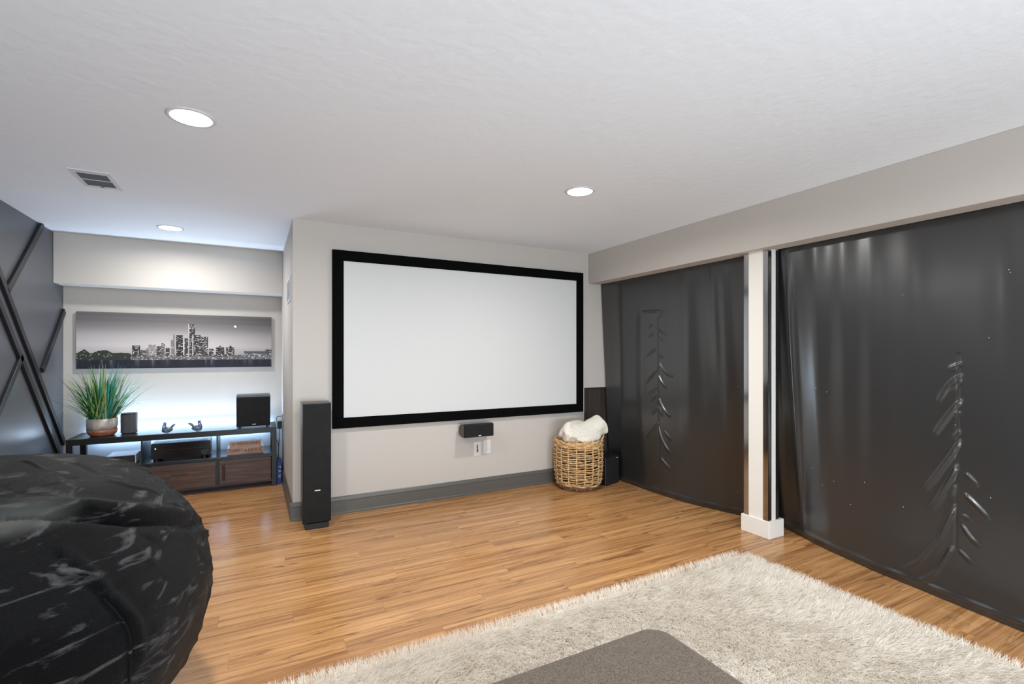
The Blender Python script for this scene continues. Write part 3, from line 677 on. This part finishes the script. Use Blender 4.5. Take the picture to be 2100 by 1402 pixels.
# black box at the curtain foot behind the basket
t = thing('floor_subwoofer', 'low black speaker box on the floor in the corner behind the wicker basket', 'speaker', (3.385, 3.955, 0), R(18))
mt = Matrix.Translation((3.385, 3.955, 0)) @ Matrix.Rotation(R(18), 4, 'Z')
box('cabinet', -.235, 0, .014, .25, .0, .285, 'cab_side', t, .003, 1, mt)
box('grille', -.233, -.002, 0, .014, .006, .28, 'cloth', t, .003, 1, mt)
box('badge', -.055, -.03, -.002, 0, .262, .267, 'silver', t, 0, 1, mt)

# ------------------------------------------------------------------ basket
BX, BY = 2.905, 4.015
t = thing('wicker_basket', 'tall round woven seagrass basket on the floor right of the screen', 'basket', (BX, BY, 0))
def br(z):
    return np.interp(z, [0, .03, .09, .2, .35, .5], [.185, .205, .228, .238, .24, .232])
nw = 23; prt = []; prt_d = []
for i in range(nw):
    z = .012 + i * (.478 / nw); pts = []; ns_ = 100; ph = random.uniform(-.1, .1)
    for k in range(ns_):
        a = 2 * math.pi * k / ns_
        rr_ = br(z) + .0075 * math.cos(9 * a + math.pi * (i % 2)) + .002 * math.sin(5 * a + i)
        pts.append((BX + rr_ * math.cos(a), BY + rr_ * math.sin(a), z + .0035 * math.sin(3 * a + i * 1.7) + .002 * math.sin(11 * a + i)))
    thick = .0064 if 2 < i < nw - 3 else .0105
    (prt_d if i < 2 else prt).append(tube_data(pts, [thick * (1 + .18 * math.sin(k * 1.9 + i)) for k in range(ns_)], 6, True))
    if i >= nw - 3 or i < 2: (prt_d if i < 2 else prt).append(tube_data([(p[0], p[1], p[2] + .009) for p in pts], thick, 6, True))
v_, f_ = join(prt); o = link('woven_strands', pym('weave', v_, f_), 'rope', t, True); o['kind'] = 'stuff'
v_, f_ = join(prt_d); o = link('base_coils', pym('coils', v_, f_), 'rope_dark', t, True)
for k in range(18):
    a = 2 * math.pi * (k + .5) / 18; pts = [(BX + (br(z) + .002 * math.sin(z * 160)) * math.cos(a + .006 * math.sin(z * 60)), BY + (br(z) + .002 * math.sin(z * 160)) * math.sin(a + .006 * math.sin(z * 60)), z) for z in np.linspace(.01, .497, 26)]
    tube('stake', pts, [.0075 + .0015 * math.sin(j * 2.4) for j in range(26)], 'rope', t, 6)
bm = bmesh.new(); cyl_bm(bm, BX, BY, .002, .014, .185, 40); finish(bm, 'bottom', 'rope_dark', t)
a = R(-25)
hp = [(BX + br(.5) * math.cos(a - .35), BY + br(.5) * math.sin(a - .35), .49), (BX + .25 * math.cos(a - .2), BY + .25 * math.sin(a - .2), .515), (BX + .25 * math.cos(a + .1), BY + .25 * math.sin(a + .1), .53), (BX + .245 * math.cos(a + .35), BY + .245 * math.sin(a + .35), .49)]
tube('handle', bez(hp, 10), .009, 'rope', t, 8)

# rolled blanket lying over the rim
path = bez([(BX - .225, BY - .10, .572), (BX - .15, BY - .10, .556), (BX - .05, BY - .10, .553), (BX + .06, BY - .09, .566), (BX + .15, BY - .08, .596), (BX + .24, BY - .07, .632)], 12)
n = len(path); seg = 40; vs = []; fs = []
for i, p in enumerate(path):
    tn = (path[min(i + 1, n - 1)] - path[max(i - 1, 0)]).normalized(); u = Vector((0, 0, 1)); u = (u - tn * u.dot(tn)).normalized(); w_ = tn.cross(u); s_ = i / (n - 1)
    endr = min(1, math.sqrt(max(0, 1 - (1 - min(s_, 1 - s_) / .07) ** 2)) if min(s_, 1 - s_) < .07 else 1)
    for k in range(seg):
        a = 2 * math.pi * k / seg
        r_ = (.092 + .014 * math.cos(2 * a + .6 + s_) + .007 * math.cos(3 * a + s_ * 4)) * (.60 + .40 * endr) * (.84 + .20 * s_)
        groove = .014 * math.exp(-((a - 2.2 - .5 * s_) / .16) ** 2) + .011 * math.exp(-((a - 5.3 + .3 * s_) / .15) ** 2)
        q = p + (r_ - groove) * (math.cos(a) * u + math.sin(a) * w_)
        q += Vector((1, 1, 1)) * .016 * noise.noise(q * 11); vs.append(q)
for i in range(n - 1):
    for k in range(seg): k2 = (k + 1) % seg; fs.append((i * seg + k, i * seg + k2, (i + 1) * seg + k2, (i + 1) * seg + k))
for base_i, flip in ((0, True), ((n - 1) * seg, False)):   # rolled ends: spiral inset rings
    ring = list(range(base_i, base_i + seg)); c = sum((vs[j] for j in ring), Vector()) / seg
    tn = (path[1] - path[0]).normalized() * (1 if flip else -1) if True else None
    prev = ring
    for q, (sc, dp) in enumerate([(.8, -.008), (.62, .012), (.45, -.004), (.25, .012)]):
        nr = []
        for j in range(seg):
            nr.append(len(vs)); vs.append(c + (vs[ring[j]] - c) * sc + tn * dp)
        for j in range(seg):
            j2 = (j + 1) % seg; fs.append((prev[j], prev[j2], nr[j2], nr[j]) if not flip else (prev[j2], prev[j], nr[j], nr[j2]))
        prev = nr
    fs.append(tuple(prev) if not flip else tuple(reversed(prev)))
def lobe(pts, rads, sd):
    pp = bez(pts, 8); rs = np.interp(np.linspace(0, 1, len(pp)), np.linspace(0, 1, len(rads)), rads)
    v2, f2 = tube_data(pp, [float(q) for q in rs], 24); o2 = len(vs)
    vs.extend([p + Vector((1, 1, 1)) * .012 * noise.noise(p * 16 + Vector((sd, 0, 0))) for p in v2]); fs.extend([tuple(i + o2 for i in q) for q in f2])
lobe([(BX - .235, BY - .12, .52), (BX - .215, BY - .12, .565), (BX - .20, BY - .10, .612), (BX - .165, BY - .08, .635), (BX - .13, BY - .06, .62)], [.012, .042, .046, .04, .012], 3)
lobe([(BX - .20, BY + .02, .52), (BX - .08, BY + .04, .565), (BX + .06, BY + .05, .575), (BX + .20, BY + .03, .55)], [.03, .085, .09, .04], 5)
lobe([(BX - .14, BY - .17, .515), (BX - .02, BY - .19, .512), (BX + .10, BY - .17, .522), (BX + .18, BY - .12, .55)], [.012, .034, .036, .014], 8)
o = link('throw_blanket', pym('blanket', vs, fs), 'knit', None, True); tag(o, 'cream knitted throw rolled up on top of the woven basket', 'blanket')

# ------------------------------------------------------------------ bean bag
BC = Vector((-.79, 2.265, 0)); a1, a2, a3 = .652, .82, .497
t = thing('bean_bag', 'huge black crushed velvet bean bag on the wood floor by the charcoal wall', 'bean bag', tuple(BC), .16)
nu, nv = 420, 260
A, B = np.meshgrid(np.linspace(0, 2 * np.pi, nu, endpoint=False), np.linspace(-np.pi / 2 + .001, np.pi / 2 - .001, nv + 1))
px = np.cos(B) * np.cos(A); py = np.cos(B) * np.sin(A); pz = np.sin(B)
sgn = np.sign(px); px = sgn * abs(px) ** .96; py = np.sign(py) * abs(py) ** .96
Xl, Yl, Zl = a1 * px, a2 * py, a3 * pz
Zl = np.where(Zl < -a3 + .05, -a3 + .05 * ((Zl + a3) / .05), Zl)
D = np.zeros_like(Xl)
def lines3(pl, amp, sd, asym=0.0, taper=True):
    P = bez(pl, 14); P = np.array([tuple(p) for p in P])
    lo, hi = P.min(0) - .12, P.max(0) + .12
    mk = (Xl > lo[0]) & (Xl < hi[0]) & (Yl > lo[1]) & (Yl < hi[1]) & (Zl > lo[2]) & (Zl < hi[2])
    x_, y_, z_ = Xl[mk], Yl[mk], Zl[mk]; b0 = np.full(x_.shape, 9.); t0 = np.zeros_like(b0)
    for i, q in enumerate(P):
        d_ = np.sqrt((x_ - q[0]) ** 2 + (y_ - q[1]) ** 2 + (z_ - q[2]) ** 2); m2 = d_ < b0; b0[m2] = d_[m2]; t0[m2] = i / (len(P) - 1)
    fade = np.sin(np.pi * np.clip(t0 * .9 + .05, 0, 1)) ** .6 if taper else 1
    D[mk] += amp * np.exp(-(b0 / sd) ** 2) * fade
def S(lon, lat):  # point on the surface from angles in degrees
    return (a1 * math.cos(R(lat)) * math.cos(R(lon)), a2 * math.cos(R(lat)) * math.sin(R(lon)), a3 * math.sin(R(lat)))
# the long compressed crease across the front with gathered folds either side
cr = [(-.35, -.40, .395), (-.1, -.45, .41), (.107, -.457, .404), (.309, -.434, .349), (.43, -.37, .30), (.558, -.205, .222), (.62, .0, .17)]
lines3(cr, -.034, .022); lines3([(p[0], p[1] + .045, p[2] + .035) for p in cr], .016, .022)
lines3([(p[0], p[1] - .045, p[2] - .045) for p in cr], .013, .02)
for k in range(9):
    f_ = k / 8; lo = -72 + 64 * f_; la = 50 - 26 * f_
    lines3([S(lo, la - 6), S(lo + 9, la - 4), S(lo + 20, la - 9)], .006, .010); lines3([S(lo, la + 5), S(lo + 8, la + 6), S(lo + 17, la + 2)], .005, .010)
# panel seams
lines3([(.20, -.56, .33), (.238, -.582, .3), (.321, -.639, .192), (.368, -.657, .098), (.373, -.671, -.02), (.36, -.66, -.2)], -.014, .011)
lines3([(.20 + .03, -.56, .33), (.265, -.582, .3), (.35, -.635, .192), (.398, -.645, .098), (.41, -.655, -.02)], .010, .014)
lines3([(.238, -.582, .3), (.05, -.66, .26), (-.15, -.72, .2)], -.012, .012)
for lon in (-130, 20, 80, 150): lines3([S(lon, -50), S(lon, 0), S(lon + 3, 40), S(lon + 8, 72)], -.010, .012)
rb = random.Random(11)
for k in range(150):  # random creases
    lo, la = rb.uniform(-125, 45), rb.uniform(-35, 72); dl, dlt = rb.uniform(5, 20), rb.uniform(-24, 14)
    lines3([S(lo, la), S(lo + dl * .5, la + dlt * .6), S(lo + dl, la + dlt)], rb.uniform(.003, .009) * rb.choice([1, 1, -1]), rb.uniform(.006, .012))
NR = np.stack([Xl / a1 ** 2, Yl / a2 ** 2, Zl / a3 ** 2], -1); NR /= np.linalg.norm(NR, axis=-1, keepdims=True)
fl = np.stack([Xl, Yl, Zl], -1).reshape(-1, 3)
nn = np.array([noise.noise(Vector((p[0] * 2.3, p[1] * 2.3, p[2] * 3.2))) * .018 + noise.noise(Vector((p[0] * 7, p[1] * 5, p[2] * 12))) * .007 for p in fl]).reshape(Xl.shape)
damp = np.clip((Zl + a3) / .08, 0, 1)
P3 = np.stack([Xl, Yl, Zl], -1) + NR * ((D + nn) * damp)[..., None]; P3[..., 2] = np.maximum(P3[..., 2] + a3, 0.0)
idx = np.arange(nu * (nv + 1)).reshape(nv + 1, nu); nxt = np.roll(idx, -1, axis=1)
fs = np.stack([idx[:-1], nxt[:-1], nxt[1:], idx[1:]], -1).reshape(-1, 4)
me = np_mesh('bean_bag_cover', P3.reshape(-1, 3), fs)
# velvet sheen painted in as a lighter patch of colour
painted_sheen = np.exp(-(((Xl - .10) / .12) ** 2 + ((Yl + .44) / .10) ** 2 + ((Zl - .385) / .035) ** 2))
painted_sheen = np.clip(painted_sheen * 1.15 - .12 + painted_sheen * 9 * nn, 0, 1).reshape(-1)
ca = me.color_attributes.new('painted_sheen', 'FLOAT_COLOR', 'POINT'); ca.data.foreach_set('color', np.repeat(painted_sheen[:, None], 4, 1).astype(np.float32).ravel())
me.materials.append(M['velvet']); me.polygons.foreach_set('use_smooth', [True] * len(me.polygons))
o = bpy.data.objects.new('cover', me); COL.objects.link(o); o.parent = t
# sewn seam piping
sp = [Vector(p) * 1.012 + Vector((0, 0, a3)) for p in [(.33, -.655, .192), (.38, -.668, .098), (.385, -.68, -.02), (.37, -.67, -.2)]]
v_, f_ = tube_data(bez(sp, 10), .004, 6); me = pym('seam_piping', v_, f_); me.materials.append(M['velvet']); o = bpy.data.objects.new('seam_piping', me); COL.objects.link(o); o.parent = t

# ------------------------------------------------------------------ rug
RX0, RX1, RY0, RY1 = -.05, 2.835, -.15, 2.115
t = thing('shag_rug', 'off-white long-pile shag rug on the wood floor in the foreground', 'rug', ((RX0 + RX1) / 2, (RY0 + RY1) / 2, 0))
bm = bmesh.new(); box_bm(bm, RX0 + .02, RX1 - .02, RY0 + .02, RY1 - .02, 0.0, .016)
ed = [e for e in bm.edges if abs(e.verts[0].co.z - e.verts[1].co.z) > .01]; bmesh.ops.bevel(bm, geom=ed, offset=.06, segments=6, affect='EDGES'); finish(bm, 'backing', 'rug_base', t)
def strands(n, x0, x1, y0, y1, seed, wd=.0017):
    g_ = np.random.default_rng(seed); x = g_.uniform(x0, x1, n); y = g_.uniform(y0, y1, n)
    # rounded corner
    cr_ = .07; dx = np.clip(x - (RX1 - cr_ - .01), 0, 9); dy = np.clip(y - (RY1 - cr_ - .01), 0, 9); ok = np.hypot(dx, dy) < cr_
    # hidden below the ottoman
    ok &= ~((x > .28) & (x < 1.18) & (y > .45) & (y < 1.18)); x, y = x[ok], y[ok]; n = len(x)
    cs = .045; gx = np.floor(x / cs + .35 * np.sin(y * 23)).astype(int); gy = np.floor(y / cs + .35 * np.sin(x * 19)).astype(int)
    h_ = (gx * 73856093 ^ gy * 19349663) % 9973 / 9973.; h2 = (gx * 83492791 ^ gy * 1299721) % 9967 / 9967.
    ang = 1.1 * np.sin(1.7 * x + 2.1 * np.sin(1.3 * y)) + .9 * np.sin(2.3 * y + 1.2 * x) - .9 + (h_ - .5) * 1.0 + g_.normal(0, .45, n)
    Ln = g_.uniform(.045, .068, n); lean = np.clip(1.0 + .14 * (h2 - .5) * 2 + g_.normal(0, .16, n) + .12 * np.sin(3.1 * x + 1.7 * y), .35, 1.35)
    # outward lean on the rim
    for e_, ax, sg in ((RX1 - x, 0., 1), (RY1 - y, math.pi / 2, 1)):
        m_ = e_ < .035; ang[m_] = ax + g_.normal(0, .5, m_.sum()); lean[m_] = np.clip(lean[m_] * .8, .3, .95)
    d = np.stack([np.cos(ang), np.sin(ang)], 1)
    b = np.stack([x, y, np.full(n, .014)], 1)
    mid = b + np.concatenate([d * (Ln * .5 * np.sin(lean * .55))[:, None], (Ln * .5 * np.cos(lean * .55))[:, None]], 1)
    tip = mid + np.concatenate([d * (Ln * .5 * np.sin(lean * 1.25))[:, None], (Ln * .5 * np.cos(lean * 1.25))[:, None]], 1); tip[:, 2] = np.maximum(tip[:, 2], .018)
    tip[:, :2] += g_.normal(0, .003, (n, 2))
    fa = g_.uniform(0, math.pi, n); s_ = np.stack([np.cos(fa), np.sin(fa), np.zeros(n)], 1) * wd
    V_ = np.stack([b - s_, b + s_, mid + s_ * .9, mid - s_ * .9, tip], 1).reshape(-1, 3)
    i0 = np.arange(n) * 5
    tri = np.concatenate([np.stack([i0, i0 + 1, i0 + 2], 1), np.stack([i0, i0 + 2, i0 + 3], 1), np.stack([i0 + 3, i0 + 2, i0 + 4], 1)])
    return V_, tri
V1, T1 = strands(240000, RX0, RX1 - .012, .45, RY1 - .012, 5)
V2, T2 = strands(30000, RX0, RX1 - .012, RY0, .45, 6, .003)
me = np_mesh('pile', np.concatenate([V1, V2]), np.concatenate([T1, T2 + len(V1)]))
o = link('pile', me, 'fibre', t); o['kind'] = 'stuff'

# ------------------------------------------------------------------ ottoman
t = thing('ottoman', 'brown-grey suede ottoman standing on the white shag rug', 'ottoman', (.72, .83, .02))
bm = bmesh.new(); box_bm(bm, .22, 1.222, .40, 1.236, .26, .425)
vert = [e for e in bm.edges if abs(e.verts[0].co.z - e.verts[1].co.z) > .1]; bmesh.ops.bevel(bm, geom=vert, offset=.075, segments=8, affect='EDGES', profile=.5)
top = [e for e in bm.edges if min(e.verts[0].co.z, e.verts[1].co.z) > .42 or max(e.verts[0].co.z, e.verts[1].co.z) < .265]
bmesh.ops.bevel(bm, geom=top, offset=.022, segments=4, affect='EDGES', profile=.6); finish(bm, 'cushion', 'suede', t, smooth=False)
box('base', .235, 1.208, .415, 1.222, .06, .258, 'suede', t, .03, 4)
for a in (.30, 1.10):
    for q in (.48, 1.12): box('foot', a, a + .05, q, q + .05, .02, .06, 'frame', t)
